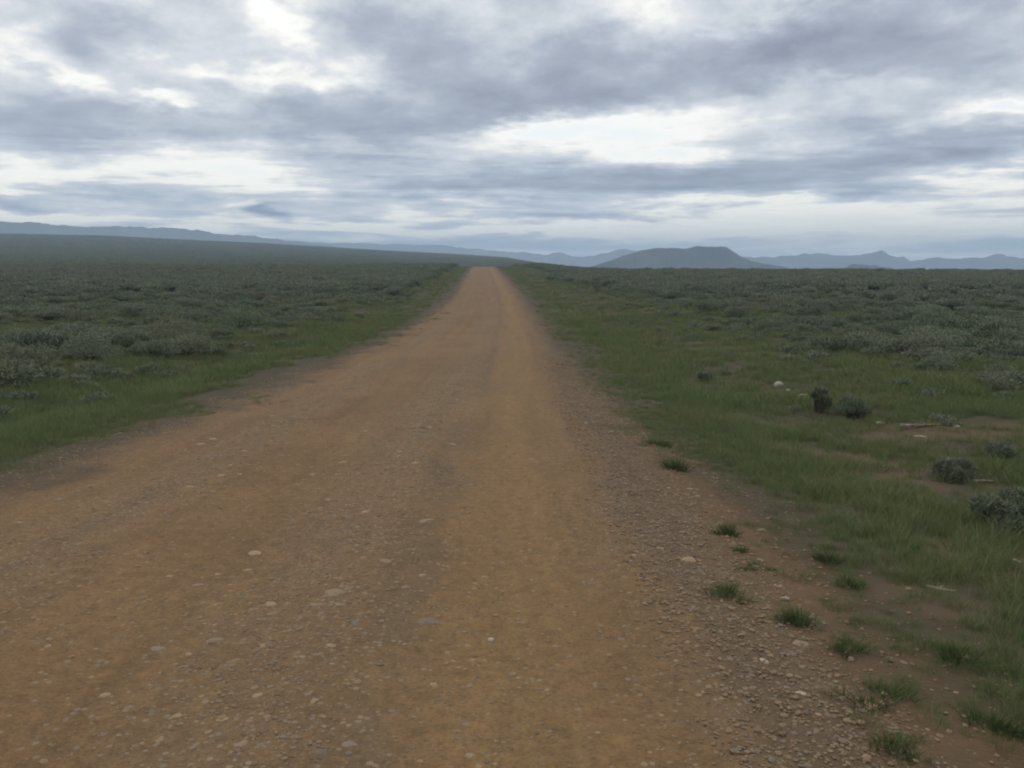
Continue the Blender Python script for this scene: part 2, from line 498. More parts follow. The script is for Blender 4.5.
def tuft_mesh(name, seed, nb, hgt, spread, material, lean=0.5, w=0.006, long=1.0, tilt=0.16):
    rs = np.random.default_rng(seed)
    a = rs.uniform(0, 2 * np.pi, nb); r = spread * np.sqrt(rs.uniform(0, 1, nb))
    gain = np.ones(nb)
    if tilt > 0.3:                       # ragged: several small clumps of unequal height and a few strays
        nc = 7; ca = rs.uniform(0, 2 * np.pi, nc); cr = spread * rs.uniform(0.1, 1.0, nc)
        q = rs.choice(nc, nb, p=(lambda w_: w_ / w_.sum())(rs.uniform(0.2, 1, nc)))
        px_ = cr[q] * np.cos(ca[q]) + rs.normal(0, spread * 0.24, nb); py_ = cr[q] * np.sin(ca[q]) + rs.normal(0, spread * 0.24, nb)
        a = np.arctan2(py_, px_); r = np.minimum(np.hypot(px_, py_), spread * 1.5); gain = rs.uniform(0.45, 1.1, nc)[q]
    P = np.stack([r * np.cos(a) * long, r * np.sin(a), np.full(nb, -0.012)], 1)
    out = np.stack([np.cos(a), np.sin(a), 0 * a], 1) * (r / spread)[:, None]
    d = np.stack([rs.normal(0, tilt, nb), rs.normal(0, tilt, nb), np.ones(nb)], 1) + out * lean * 0.6
    d /= np.linalg.norm(d, axis=1, keepdims=True)
    L = gain * hgt * rs.uniform(0.4, 1.0, nb) * (1.1 - 0.35 * r / spread)
    bend = out * lean * 0.5 + rs.normal(0, 0.18, (nb, 3)) * np.array([1, 1, 0]) - np.array([0, 0, 0.12])
    V, F = quads_strip(P, d, L, w * rs.uniform(0.7, 1.3, nb), bend, 3, rs)
    return mesh_np(name, V, F, [material])


def bush_parts(seed, n_sprig, leaf, R=0.8, H=0.62, wl=0.34, stems=46):
    """a low spreading shrub: a shell of many leaf sprigs in lumps, and twigs from the root"""
    rs = np.random.default_rng(seed)
    nl = 15
    la = rs.uniform(0, 2 * np.pi, nl); lr = R * 0.62 * np.sqrt(rs.uniform(0.05, 1, nl))
    LC = np.stack([lr * np.cos(la), lr * np.sin(la), H * rs.uniform(0.16, 0.64, nl) * (1 - 0.35 * lr / R)], 1)
    LR = R * rs.uniform(0.24, 0.42, nl)
    pick = rs.integers(0, nl, n_sprig)
    dv = rs.normal(size=(n_sprig, 3)); dv[:, 2] = np.abs(dv[:, 2]) * 0.9 - 0.15
    dv /= np.linalg.norm(dv, axis=1, keepdims=True)
    rad = LR[pick] * (0.45 + 0.6 * rs.uniform(0, 1, n_sprig) ** 0.6)
    P = LC[pick] + dv * rad[:, None] * np.array([1, 1, 0.72])
    P[:, 2] = np.maximum(P[:, 2], 0.03)
    sp_dir = dv * 0.7 + np.array([0, 0, 0.55]) + rs.normal(0, 0.5, (n_sprig, 3))
    sp_dir /= np.linalg.norm(sp_dir, axis=1, keepdims=True)
    V, F = quads_strip(P, sp_dir, leaf * rs.uniform(0.6, 1.3, n_sprig), leaf * wl * rs.uniform(0.7, 1.3, n_sprig), rs.normal(0, 0.25, (n_sprig, 3)), 2, rs)
    idx = rs.integers(0, n_sprig, stems)
    tip = P[idx] * 0.92
    root = np.stack([rs.normal(0, 0.05, stems), rs.normal(0, 0.05, stems), np.full(stems, -0.05)], 1)
    dd = tip - root; LL = np.linalg.norm(dd, axis=1); dd /= LL[:, None]
    SV, SF = quads_strip(root, dd, LL, np.full(stems, 0.035), rs.normal(0, 0.06, (stems, 3)), 3, rs)
    return (V, F), (SV, SF)


def bush_mesh(name, seed, n_sprig, leaf, leaf_mat, **kw):
    (V, F), (SV, SF) = bush_parts(seed, n_sprig, leaf, **kw)
    return mesh_np(name, np.concatenate([V, SV]), [F, SF + len(V)], [leaf_mat, m_stem], np.concatenate([np.zeros(len(F)), np.ones(len(SF))]))


def stone_mesh(name, seed, material, flat=0.45, sub=2):
    import bmesh
    bm = bmesh.new(); bmesh.ops.create_icosphere(bm, subdivisions=sub, radius=0.5)
    rs = np.random.default_rng(seed)
    planes = [(Vector(rs.normal(size=3)).normalized(), rs.uniform(0.30, 0.43)) for _ in range(9)]
    st = rs.uniform(0.7, 1.0)
    for v in bm.verts:
        for nrm, dd in planes:                   # chipped facets
            q = v.co.dot(nrm) - dd
            if q > 0: v.co -= nrm * q * 0.9
        v.co += Vector(rs.normal(0, 0.012, 3))
        v.co.y *= st; v.co.z *= flat
    me = bpy.data.meshes.new(name); bm.to_mesh(me); bm.free()
    me.materials.append(material)
    return me


# ------------------------------------------------------------------ scatter as ONE object (stuff)
def scatter(name, pts, scales, variants, label=None):
    src = bpy.data.collections.new(name + " sources")
    for v in variants:
        o = bpy.data.objects.new(v.name, v); src.objects.link(o)
    nP = len(pts)
    me = bpy.data.meshes.new(name)
    me.vertices.add(nP); me.vertices.foreach_set("co", np.asarray(pts, np.float32).ravel())
    rot = np.zeros((nP, 3), np.float32); rot[:, 2] = rng.uniform(0, 2 * np.pi, nP)
    rot[:, 0] = rng.normal(0, 0.08, nP); rot[:, 1] = rng.normal(0, 0.08, nP)
    a = me.attributes.new("rot", "FLOAT_VECTOR", "POINT"); a.data.foreach_set("vector", rot.ravel())
    scales = np.asarray(scales, np.float32)
    if scales.ndim == 1: scales = np.repeat(scales[:, None], 3, 1)
    a = me.attributes.new("siz", "FLOAT_VECTOR", "POINT"); a.data.foreach_set("vector", scales.ravel())
    a = me.attributes.new("var", "INT", "POINT"); a.data.foreach_set("value", rng.integers(0, len(variants), nP).astype(np.int32))
    o = link(name, me); tag(o, kind="stuff")
    ng = bpy.data.node_groups.new(name, "GeometryNodeTree")
    ng.interface.new_socket("Geometry", in_out="INPUT", socket_type="NodeSocketGeometry")
    ng.interface.new_socket("Geometry", in_out="OUTPUT", socket_type="NodeSocketGeometry")
    nd = ng.nodes
    gi = nd.new("NodeGroupInput"); go = nd.new("NodeGroupOutput")
    m2p = nd.new("GeometryNodeMeshToPoints")
    ip = nd.new("GeometryNodeInstanceOnPoints"); ci = nd.new("GeometryNodeCollectionInfo")
    ci.inputs["Collection"].default_value = src
    ci.inputs["Separate Children"].default_value = True; ci.inputs["Reset Children"].default_value = True
    ip.inputs["Pick Instance"].default_value = True
    def na(nm, dt):
        q = nd.new("GeometryNodeInputNamedAttribute"); q.data_type = dt; q.inputs["Name"].default_value = nm
        return q.outputs[0]
    lk = ng.links.new
    lk(gi.outputs[0], m2p.inputs[0]); lk(m2p.outputs[0], ip.inputs["Points"])
    lk(ci.outputs[0], ip.inputs["Instance"]); lk(na("var", "INT"), ip.inputs["Instance Index"])
    e2r = nd.new("FunctionNodeEulerToRotation"); lk(na("rot", "FLOAT_VECTOR"), e2r.inputs[0])
    lk(e2r.outputs[0], ip.inputs["Rotation"]); lk(na("siz", "FLOAT_VECTOR"), ip.inputs["Scale"])
    lk(ip.outputs[0], go.inputs[0])
    md = o.modifiers.new("scatter", "NODES"); md.node_group = ng
    return o


# ---- gravel ("stuff"): loose pebbles on the roadbed and shoulder
def gravelness(lat):
    return 0.10 + 0.8 * np.exp(-((lat + 1.05) / 0.5) ** 2) + 0.6 * np.exp(-((lat + 2.9) / 0.45) ** 2) + 1.9 * np.exp(-((lat - 1.15) / 0.42) ** 2) + 0.2 * np.exp(-((lat + 4.2) / 0.5) ** 2)


NG = 210000
gy = 1.6 + 24 * rng.uniform(0, 1, NG) ** 1.9
gl = rng.uniform(-4.9, 2.3, NG)
keep = rng.uniform(0, 1.1, NG) < gravelness(gl + 0.35 * fbm(gy / 4, gl, 77, 2)) * (0.35 + 1.3 * vnoise(gl * 2.2, gy * 1.2, 78)) * np.clip(gy / 4, 0.5, 1) * (1 - sstep(11, 25, gy))
gy, gl = gy[keep], gl[keep]
gx = gl + road_shift(gy)
gz = surf_z(gx, gy)
gs = np.clip(rng.lognormal(math.log(0.014), 0.45, len(gy)), 0.006, 0.045) * (0.9 + 0.03 * gy)
peb = [stone_mesh("pebble", 200 + k, m_peb if k % 3 else m_st_grey, 0.5 + 0.1 * (k % 3), 1) for k in range(7)]
scatter("gravel", np.stack([gx, gy, gz + np.where(gl > 0.7, 0.08, -0.05) * gs], 1), gs, peb)

# ---- larger stones of the road: each a thing
st_var = [stone_mesh("stone", 300 + k, (m_st_tan, m_st_grey, m_st_tan)[k % 3], 0.34 + 0.05 * (k % 3)) for k in range(9)]
wh_var = [stone_mesh("stone", 340 + k, m_st_white, 0.5 + 0.08 * k) for k in range(5)]


def put_stone(x, y, z, size, me, label, group=None, rz=None, sink=0.15, sx=1.0, sy=1.0, sz=1.0, name="stone"):
    o = link(name, me, (x, y, z - sink * size * 0.3), rz if rz is not None else random.uniform(0, 6.28), (size * sx, size * sy, size * sz))
    return tag(o, label, "stone", group)


def ppm(px, py):          # metres per pixel at the ground point seen there
    x, y, z = pix(px, py)
    return math.sqrt(x * x + y * y + (z - CAMH) ** 2) / FPX


feat = [
    (427, 622, 36, 1, "largest flat pale stone set in the road beside the sandy wheel track", 1.0, 0.7, 0.35),
    (491, 640, 7, 2, "tiny white stone alone on the smooth sandy wheel track", 1, 1, 1.2),
    (258, 696, 17, 0, "pale tan angular stone in the middle gravel strip near the bottom edge", 1, 0.8, 0.5),
    (240, 744, 20, 0, "flat tan stone lower left of the pale angular stone in the gravel strip", 1, 0.6, 0.5),
    (348, 745, 20, 1, "grey flat stone close to the bottom of the middle gravel strip", 1, 0.8, 0.5),
    (224, 719, 14, 0, "small tan stone between the two bigger stones low in the gravel strip", 1, 0.8, 0.5),
    (467, 735, 11, 0, "small tan stone on the wheel track near the bottom edge", 1, 0.7, 0.5),
    (199, 585, 16, 0, "thin pale tan stone lying flat on the left brown track", 1, 0.6, 0.5),
    (169, 576, 9, 0, "small rounded tan stone on the left brown track", 1, 0.9, 0.6),
    (248, 570, 9, 0, "small orange tan stone right of the thin flat stone on the left track", 1, 0.8, 0.5),
    (330, 645, 13, 0, "pale stone at the left border of the middle gravel strip", 1, 0.8, 0.6),
    (372, 652, 12, 1, "greyish stone just below the largest flat stone of the road", 1, 0.7, 0.6),
    (484, 577, 10, 0, "thin tan stone at the left border of the sandy wheel track", 1, 0.6, 0.5),
    (802, 694, 11, 2, "pale chip lying in the shoulder gravel near the grass tufts", 1, 0.7, 0.6),
    (764, 661, 10, 2, "pale rounded pebble in the shoulder gravel above the flat chip", 1, 0.8, 0.7),
]
FEAT_POS = []
for (px, py, w, mi, lb, sx, sy, sz) in feat:
    x, y, z = pix(px, py); s = 1.2 * w * ppm(px, py)
    me = {0: st_var[0], 1: st_var[1], 2: wh_var[1]}[mi]
    put_stone(x, y, z, s, me, lb, None, sx=sx, sy=sy, sz=sz, rz=0.2 if w > 30 else None)
    FEAT_POS.append((x, y))

zones = [(-0.45, 0.65, "small stone pressed into the smooth sandy wheel track", "stones in the sandy wheel track", 16),
         (-1.7, -0.45, "flat stone half buried in the gravel strip down the road's middle", "stones in the middle gravel strip", 80),
         (-2.45, -1.7, "stone embedded in the left brown wheel track of the road", "stones in the left wheel track", 28),
         (-3.6, -2.45, "stone in the gravel strip by the left edge of the road", "stones in the left gravel strip", 50),
         (0.65, 1.9, "loose stone among the gravel of the right road shoulder", "stones on the right shoulder", 66)]
for (a, b_, lb, grp, cnt) in zones:
    for k in range(cnt):
        for _ in range(30):
            l = random.uniform(a, b_); y = 2.3 + 11 * random.random() ** 1.5
            x = l + float(road_shift(y))
            if abs(x) < 0.66 * y + 0.3 and all((x - q[0]) ** 2 + (y - q[1]) ** 2 > 0.012 for q in FEAT_POS): break
        FEAT_POS.append((x, y))
        s = min(0.11, random.lognormvariate(math.log(0.044), 0.42)) * (1 + 0.035 * y) * (1.3 if a == -1.7 else 1.0)
        z = float(surf_z(np.array([x]), np.array([y]))[0])
        put_stone(x, y, z, s, random.choice(st_var), lb, grp, sy=random.uniform(0.7, 1), sz=random.uniform(0.5, 0.9))

# pale rocks and wood on the right-hand ground
for (px, py, w, lb, sx, sy, sz, k) in [
    (778, 386, 12, "whitish angular rock in grass, biggest of a short row of pale rocks", 1, 0.8, 1.3, 0),
    (788, 391, 6, "small pale rock in grass just beside the biggest whitish rock", 1, 0.8, 0.9, 1),
    (803, 397, 11, "low pale rock in grass touching the left dark shrub", 1, 0.7, 0.8, 2),
    (812, 438, 8, "lone pale rock in grass below the pair of dark shrubs", 1, 0.7, 0.8, 3),
    (880, 424, 9, "pale rock on red soil between the dark shrubs and the long branch", 1, 0.7, 0.6, 4),
    (957, 427, 8, "pale rock on red soil just past the end of the long branch", 1, 0.7, 0.6, 0),
    (920, 437, 10, "flat pale rock on red soil under the long branch", 1, 0.6, 0.4, 1),
    (990, 449, 10, "flat pale rock on bare soil by the right side of the red patch", 1, 0.6, 0.4, 2),
    (1006, 497, 10, "pale rounded rock in front of the big grey shrub", 1, 0.8, 0.8, 3),
    (785, 600, 8, "white chip on the reddish dirt between grass tufts", 1, 0.7, 0.6, 4),
    (1016, 562, 8, "pale rock lying in the grass near the dark shrub's foot", 1, 0.7, 0.6, 1),
]:
    x, y, z = pix(px, py)
    put_stone(x, y, z + 0.01, 1.25 * w * ppm(px, py), wh_var[k], lb, None, sx=sx, sy=sy, sz=sz, name="rock")


def branch(px, py, wpx, dirz, label, thick, forks, seed):
    """a bleached stick: a wavering tapered limb with broken stubs"""
    x, y, z = pix(px, py); Ln = wpx * ppm(px, py)
    rs = np.random.default_rng(seed); V = []; F = []

    def limb(p0, d0, ln, r0):
        k0 = len(V); ns, sd = 9, 7
        p = np.array(p0, float); d = np.array(d0, float)
        for i in range(ns):
            t = i / (ns - 1)
            d = d + rs.normal(0, 0.09, 3) * np.array([1, 1, 0.25]); d /= np.linalg.norm(d)
            s1 = np.cross(d, (0, 0, 1)); s1 /= np.linalg.norm(s1); s2 = np.cross(d, s1)
            r = r0 * (1 - 0.65 * t) * (1 + 0.12 * rs.normal())
            for j in range(sd):
                a = 2 * math.pi * j / sd
                V.append(p + r * (math.cos(a) * s1 + math.sin(a) * s2))
            if i < ns - 1: p = p + d * ln / (ns - 1)
        for i in range(ns - 1):
            for j in range(sd):
                F.append((k0 + i * sd + j, k0 + i * sd + (j + 1) % sd, k0 + (i + 1) * sd + (j + 1) % sd, k0 + (i + 1) * sd + j))
        c0 = len(V); V.append(np.mean(V[k0:k0 + sd], 0)); c1 = len(V); V.append(np.mean(V[k0 + (ns - 1) * sd:k0 + ns * sd], 0))
        for j in range(sd):
            F.append((c0, k0 + (j + 1) % sd, k0 + j, c0)); F.append((c1, k0 + (ns - 1) * sd + j, k0 + (ns - 1) * sd + (j + 1) % sd, c1))
    limb((-Ln / 2, 0, thick * 0.8), (1, 0.05, 0.0), Ln, thick)
    for q in range(forks):
        t = rs.uniform(-0.35, 0.3) * Ln
        limb((t, 0, thick), (0.7 * rs.choice([-1, 1]), rs.choice([-1, 1]) * 0.6, 0.18), Ln * 0.2, thick * 0.5)
    tri = [f[:3] for f in F if f[3] == f[0]]; qd = [f for f in F if f[3] != f[0]]
    me = mesh_np("branch", np.array(V), [np.array(qd), np.array(tri)], [m_wood], smooth=True)
    o = link("branch", me, (x, y, z), dirz)
    return tag(o, label, "branch")


branch(925, 427, 46, 0.12, "long bleached branch lying across the bare red soil patch", 0.030, 3, 5)
branch(986, 483, 22, -0.1, "short bleached stick lying in the scrub between two grey shrubs", 0.018, 1, 6)
branch(941, 590, 24, -0.35, "thin pale stick fallen in the near grass", 0.012, 1, 8)

# dry curved twig standing at the edge of the grass
x, y, z = pix(716, 487)
rs = np.random.default_rng(4)
tw = []
V_, F_ = quads_strip(np.array([[0, 0, -0.01], [0, 0, 0.03], [0.01, 0, 0.02], [0, 0, 0.0]]), np.array([[-0.35, 0, 0.9], [-0.8, 0.1, 0.5], [0.1, 0, 1.0], [-0.9, 0, 0.3]]),
                     np.array([0.17, 0.14, 0.13, 0.16]), np.array([0.007] * 4), np.array([[0.2, 0, 0], [-0.2, 0, 0.2], [-0.3, 0, 0], [0, 0, 0.35]]), 5, rs)
tag(link("dry_twig", mesh_np("dry_twig", V_, F_, [m_wood]), (x, y, z)), "dry curved pale twig standing at the edge of the grass", "twig")

# ------------------------------------------------------------------ grass (stuff)
tufts = [tuft_mesh("grass_blades", 500 + k, 80, 0.18 + 0.04 * k, 0.13, m_grass, 0.4, 0.0040) for k in range(6)]


def grass_amount(x, y):
    lat = lat_of(x, y)
    r = sstep(1.45, 2.2, lat + 0.38 * sstep(6, 14, y) + 0.9 * fbm(x / 1.3, y / 1.3, 61, 3)) * (1 - 0.35 * sstep(8.5, 13, lat))
    l = sstep(4.05, 5.1, -lat + 2.0 * fbm(x / 1.7, y / 1.7, 63, 3)) * (1 - 0.35 * sstep(8.0, 11.5, -lat))
    r = r * (1 - 0.4 * sstep(3.4, 5.2, lat) * (1 - sstep(30, 60, y)))
    r = np.maximum(r, 0.16 * sstep(1.15, 1.7, lat) * (lat < 4))          # stray weeds on the bare dirt
    a = np.maximum(r, l) * (0.5 + 0.5 * sstep(4, 9, y))
    a = a * (0.33 + 0.8 * sstep(0.25, 0.6, vnoise(x / 1.1, y / 1.1, 64)))
    return np.clip(a, 0, 1) * (1 - 0.78 * np.clip(1.2 * bare_amount(x, y), 0, 1))


pts = []; scs = []
for (n_, y0, y1, pw, lmax, s0) in [(60000, 1.6, 16, 1.3, 10.5, 0.8), (62000, 14, 45, 1.2, 28, 1.25), (46000, 42, 210, 1.3, 40, 2.2)]:
    y = y0 + (y1 - y0) * rng.uniform(0, 1, n_) ** pw
    x = rng.uniform(-lmax, lmax, n_) + road_shift(y)
    k = (np.abs(x) < 0.64 * y + 3.2) & (rng.uniform(0, 1, n_) < grass_amount(x, y))
    x, y = x[k], y[k]
    lat = lat_of(x, y)
    s = s0 * rng.uniform(0.5, 1.2, len(x)) * (0.45 + 0.55 * np.maximum(sstep(1.8, 3.0, lat), sstep(4.3, 6.0, -lat)))
    pts.append(np.stack([x, y, ground_z(x, y)], 1))
    hs = s * np.where(y > 42, 0.55, np.where(y > 14, 0.75, 0.85))
    scs.append(np.stack([s, s, hs], 1))
scatter("grass", np.concatenate(pts), np.concatenate(scs), tufts)

# ---- single tufts on the shoulder
TUFT = [
    (676, 469, 28, 26, 1.0, "rounded green grass tuft at the border of gravel and tall grass, above the twig"),
    (652, 445, 26, 16, 1.4, "low wide grass tuft on the gravel shoulder, farthest of the shoulder tufts"),
    (727, 534, 20, 22, 1.0, "small dense green tuft alone on red dirt, below the dry twig"),
    (741, 552, 14, 10, 1.1, "tiny grass tuft just below the small dense green tuft"),
    (754, 569, 27, 14, 1.5, "low flat grass tuft right above the bushy tuft on the shoulder"),
    (728, 597, 37, 25, 1.1, "bushy green tuft nearest the gravel, by the low flat tuft"),
    (831, 562, 30, 24, 1.1, "dark green tuft at the grass border, right of the shoulder tufts"),
    (853, 586, 32, 18, 1.3, "loose dull green tuft just below the dark tuft at the grass border"),
    (794, 623, 46, 22, 1.3, "sparse olive grass tuft between the bushy tuft and the long tuft"),
    (838, 648, 38, 22, 1.2, "yellow green tuft directly above the long spreading tuft"),
    (872, 698, 62, 34, 1.7, "long spreading dark green tuft, largest on the red dirt shoulder"),
    (898, 748, 62, 22, 1.6, "wide low tuft near the bottom edge, below the long spreading tuft"),
    (993, 726, 40, 30, 1.1, "upright green tuft in the thin grass near the bottom right"),
    (957, 660, 34, 30, 1.1, "loose upright tuft in front of the thin pale stick"),
]
for i, (px, py, w, hpx, lg, lb) in enumerate(TUFT):
    x, y, z = pix(px, py); k = ppm(px, py)
    me = tuft_mesh("grass_tuft", 700 + i, 230 + int(w * 5), hpx * k * 1.1, w * k * 0.46 / lg ** 0.5, m_tuft, 0.6, 0.0045, lg, 0.42)
    tag(link("grass_tuft", me, (x, y, z), 0.0 if lg > 1.3 else random.uniform(0, 6)), lb, "grass tuft", "grass tufts on the road shoulder")

# ------------------------------------------------------------------ sagebrush
SAGE = [bush_mesh("sagebrush", 900 + k, 5200, 0.052, m_sage, wl=0.40) for k in range(8)]
SAGE_FAR = [bush_mesh("sagebrush_far", 950 + k, 900, 0.13, m_sage, stems=14, wl=0.42) for k in range(6)]

FB = [  # featured shrubs: pixel of the foot, width px, height px
    (820, 413, 22, 32, True, "upright dark shrub in grass touching a low pale rock"),
    (853, 419, 44, 22, True, "wide dark shrub in grass just right of the upright dark shrub"),
    (952, 480, 36, 22, False, "small grey green shrub in grass left of the short bleached stick"),
    (1003, 532, 62, 40, False, "big grey shrub by the right edge with pale rock behind it"),
    (1000, 460, 26, 18, False, "small shrub beside the right end of the red soil patch"),
    (597, 293, 13, 12, True, "dark round shrub standing alone in the grass far along the road's right side"),
    (704, 381, 17, 9, False, "low dull shrub in open grass beside the road, left of the pale rocks"),
    (90, 362, 62, 26, False, "broad sage bush at the edge of the left grass verge, beside the nearest low bush"),
    (165, 345, 60, 26, False, "rounded dark sage bush behind the left verge, next to the broad bush"),
    (237, 331, 58, 20, False, "long low sage clump jutting into the left verge"),
    (25, 374, 62, 26, False, "low sage bush at the photo's left edge, nearest the road grass"),
    (130, 352, 40, 22, False, "small sage bush between the broad bush and dark bush"),
]
taken = []
for i, (px, py, w, hpx, dk, lb) in enumerate(FB):
    x, y, z = pix(px, py); k = ppm(px, py)
    root = bpy.data.objects.new("sagebrush" if not dk else "dark_shrub", None); COL.objects.link(root)
    root.location = (x, y, z - 0.01); root.rotation_euler = (0, 0, random.uniform(0, 6)); root.empty_display_size = 0.2
    tag(root, lb, "shrub", "shrubs at the edge of the grass")
    R = w * k * 0.52; H = hpx * k * 1.35
    lf = 0.036 if y < 14 else 0.05
    (V, F), (SV, SF) = bush_parts(1200 + i, (3000 if dk else 8000) if y < 14 else (2200 if dk else 5200), lf, R=R, H=H)
    link("foliage", mesh_np("foliage", V, F, [m_sage_dark if dk else m_sage]), parent=root)
    link("stem", mesh_np("stem", SV, SF, [m_stem]), parent=root)
    taken.append((x, y, R))


def sage_amount(x, y):
    lat = lat_of(x, y)
    n_ = fbm(x / 6, y / 6, 81, 3)
    r = sstep(8.0, 11.3, lat + 2.6 * n_)
    l = sstep(8.2, 10.2, -lat + 1.6 * n_)
    p = 0.35 + 0.9 * sstep(0.25, 0.7, vnoise(x / 9, y / 9, 83))
    return np.clip(np.maximum(np.maximum(r, l), sstep(290, 325, y)) * p, 0, 1)


def small_scrub(n_):
    y = 6 + 110 * rng.uniform(0, 1, n_) ** 1.5; x = rng.uniform(-60, 60, n_)
    lat = lat_of(x, y)
    r = sstep(4.2, 9.0, lat + 2.0 * fbm(x / 4, y / 4, 91, 3)); l = sstep(6.3, 8.8, -lat + 1.3 * fbm(x / 4, y / 4, 92, 3))
    k = (np.abs(x) < 0.62 * y + 3) & (rng.uniform(0, 1, n_) < np.maximum(r, l) ** 1.5)
    return x[k], y[k]


# dart-thrown spots, near ones first
cand = []
for (n_, y0, y1, lm) in [(5200, 7, 75, 52), (46000, 60, 230, 160), (60000, 200, 620, 420), (60000, 560, 1150, 900)]:
    if y1 < 100:
        y = rng.uniform(y0, y1, n_); x = rng.uniform(-lm, lm, n_)
    else:
        y = y0 + (y1 - y0) * rng.uniform(0, 1, n_) ** 1.1; x = rng.uniform(-1, 1, n_) * (0.62 * y + 25)
    k = (np.abs(x) < 0.62 * y + 4) & (rng.uniform(0, 1, n_) < sage_amount(x, y))
    if y1 > 100: k &= (y > 75) | (np.abs(x) > 52)
    cand.append((x[k], y[k]))
x, y = cand[0]
cell = {}
near = []
for xi, yi in zip(x, y):
    if any((xi - q[0]) ** 2 + (yi - q[1]) ** 2 < (q[2] + 0.55) ** 2 for q in taken): continue
    s = random.choice((random.uniform(0.4, 0.8), random.uniform(0.7, 1.2), random.uniform(0.9, 1.5)))
    kx, ky = int(xi // 1.2), int(yi // 1.2)
    ok = True
    for a in (-1, 0, 1):
        for b_ in (-1, 0, 1):
            for q in cell.get((kx + a, ky + b_), ()):
                if (q[0] - xi) ** 2 + (q[1] - yi) ** 2 < 0.95 ** 2: ok = False
    if ok:
        cell.setdefault((kx, ky), []).append((xi, yi)); near.append((xi, yi, s))
near.sort(key=lambda q: math.hypot(q[0], q[1]) / q[2])
things = near[:284]; rest = near[284:]
for (xi, yi, s) in things:
    z = float(ground_z(np.array([xi]), np.array([yi]))[0])
    l = float(lat_of(xi, yi))
    if l < 0:
        fr = l > -11.5
        lb = "grey green sagebrush in the front row along the left grass verge" if fr else "sagebrush within the dense stand left of the road, behind the front row"
        gp = "sagebrush along the left verge" if fr else "sagebrush in the stand left of the road"
    else:
        fr = l < 12.5
        lb = "grey green sagebrush on the border of the grass right of the road" if fr else "sagebrush within the dense stand right of the road, beyond the grass"
        gp = "sagebrush along the right grass" if fr else "sagebrush in the stand right of the road"
    o = link("sagebrush", random.choice(SAGE), (xi, yi, z), random.uniform(0, 6.28), (s, s * random.uniform(0.8, 1.1), s * random.uniform(0.6, 1.05)))
    tag(o, lb, "shrub", gp)
rx = np.array([q[0] for q in rest]); ryy = np.array([q[1] for q in rest]); rsz = np.array([q[2] for q in rest])
f3 = np.arctan2(cand[3][0], cand[3][1]) < azel(560, 262)[0]
X2 = np.concatenate([rx, cand[1][0], cand[2][0], cand[3][0][f3]]); Y2 = np.concatenate([ryy, cand[1][1], cand[2][1], cand[3][1][f3]])
S2 = np.concatenate([rsz, rng.uniform(0.7, 1.4, len(cand[1][0])), rng.uniform(0.9, 1.7, len(cand[2][0])), rng.uniform(1.3, 3.2, int(f3.sum()))])
sx_, sy_ = small_scrub(11000)
X2 = np.concatenate([X2, sx_]); Y2 = np.concatenate([Y2, sy_]); S2 = np.concatenate([S2, rng.uniform(0.16, 0.5, len(sx_))])
scatter("sagebrush_field", np.stack([X2, Y2, ground_z(X2, Y2)], 1), np.stack([S2, S2, np.minimum(S2, 1.5) * rng.uniform(0.75, 1.1, len(S2))], 1), SAGE_FAR)

# ------------------------------------------------------------------ haze
m_haze = bpy.data.materials.new("thin haze"); m_haze.use_nodes = True
nt = m_haze.node_tree; nt.nodes.clear()
o_ = nt.nodes.new("ShaderNodeOutputMaterial"); pv = nt.nodes.new("ShaderNodeVolumePrincipled")
pv.inputs["Color"].default_value = (0.61, 0.79, 1.0, 1)
pv.inputs["Density"].default_value = 4.5e-4
pv.inputs["Density Attribute"].default_value = ""
pv.inputs["Anisotropy"].default_value = 0.1
nt.links.new(pv.outputs[0], o_.inputs["Volume"])
z0, z1, q = ZMIN - 20, ZMAX + 15, FAR + 300
HV = [(a, b_, c_) for c_ in (min(z0, -61.5), z1) for b_ in (-q, q) for a in (-q, q)]
HF = np.array([(0, 2, 3, 1), (4, 5, 7, 6), (0, 1, 5, 4), (2, 6, 7, 3), (0, 4, 6, 2), (1, 3, 7, 5)])
tag(link("haze", mesh_np("haze", np.array(HV), HF, [m_haze])), kind="stuff")

# ------------------------------------------------------------------ sky
SUN_EL, SUN_AZ = math.radians(52), math.radians(-14)
w = bpy.data.worlds.new("World"); scene.world = w; w.use_nodes = True
w.node_tree.nodes.clear(); n = N(w.node_tree)
wo = n.new("ShaderNodeOutputWorld"); bg = n.new("ShaderNodeBackground"); n.t.links.new(bg.outputs[0], wo.inputs[0])
sky = n.new("ShaderNodeTexSky", sky_type="NISHITA", sun_disc=False)
sky.sun_elevation = SUN_EL; sky.sun_rotation = SUN_AZ
tc = n.new("ShaderNodeTexCoord"); sx = n.new("ShaderNodeSeparateXYZ"); n.t.links.new(tc.outputs["Generated"], sx.inputs[0])
dx, dy, dz = sx.outputs
az = n.m("ARCTAN2", dx, dy)
el = n.m("DIVIDE", dz, n.m("SQRT", n.m("MULTIPLY_ADD", dx, dx, n.m("MULTIPLY", dy, dy))))
elc = n.m("MINIMUM", n.m("MAXIMUM", el, -0.2), 2.5)


def vec(a, b_, c_=0.0):
    q = n.new("ShaderNodeCombineXYZ"); n.set(q.inputs[0], a); n.set(q.inputs[1], b_); n.set(q.inputs[2], c_)
    return q.outputs[0]


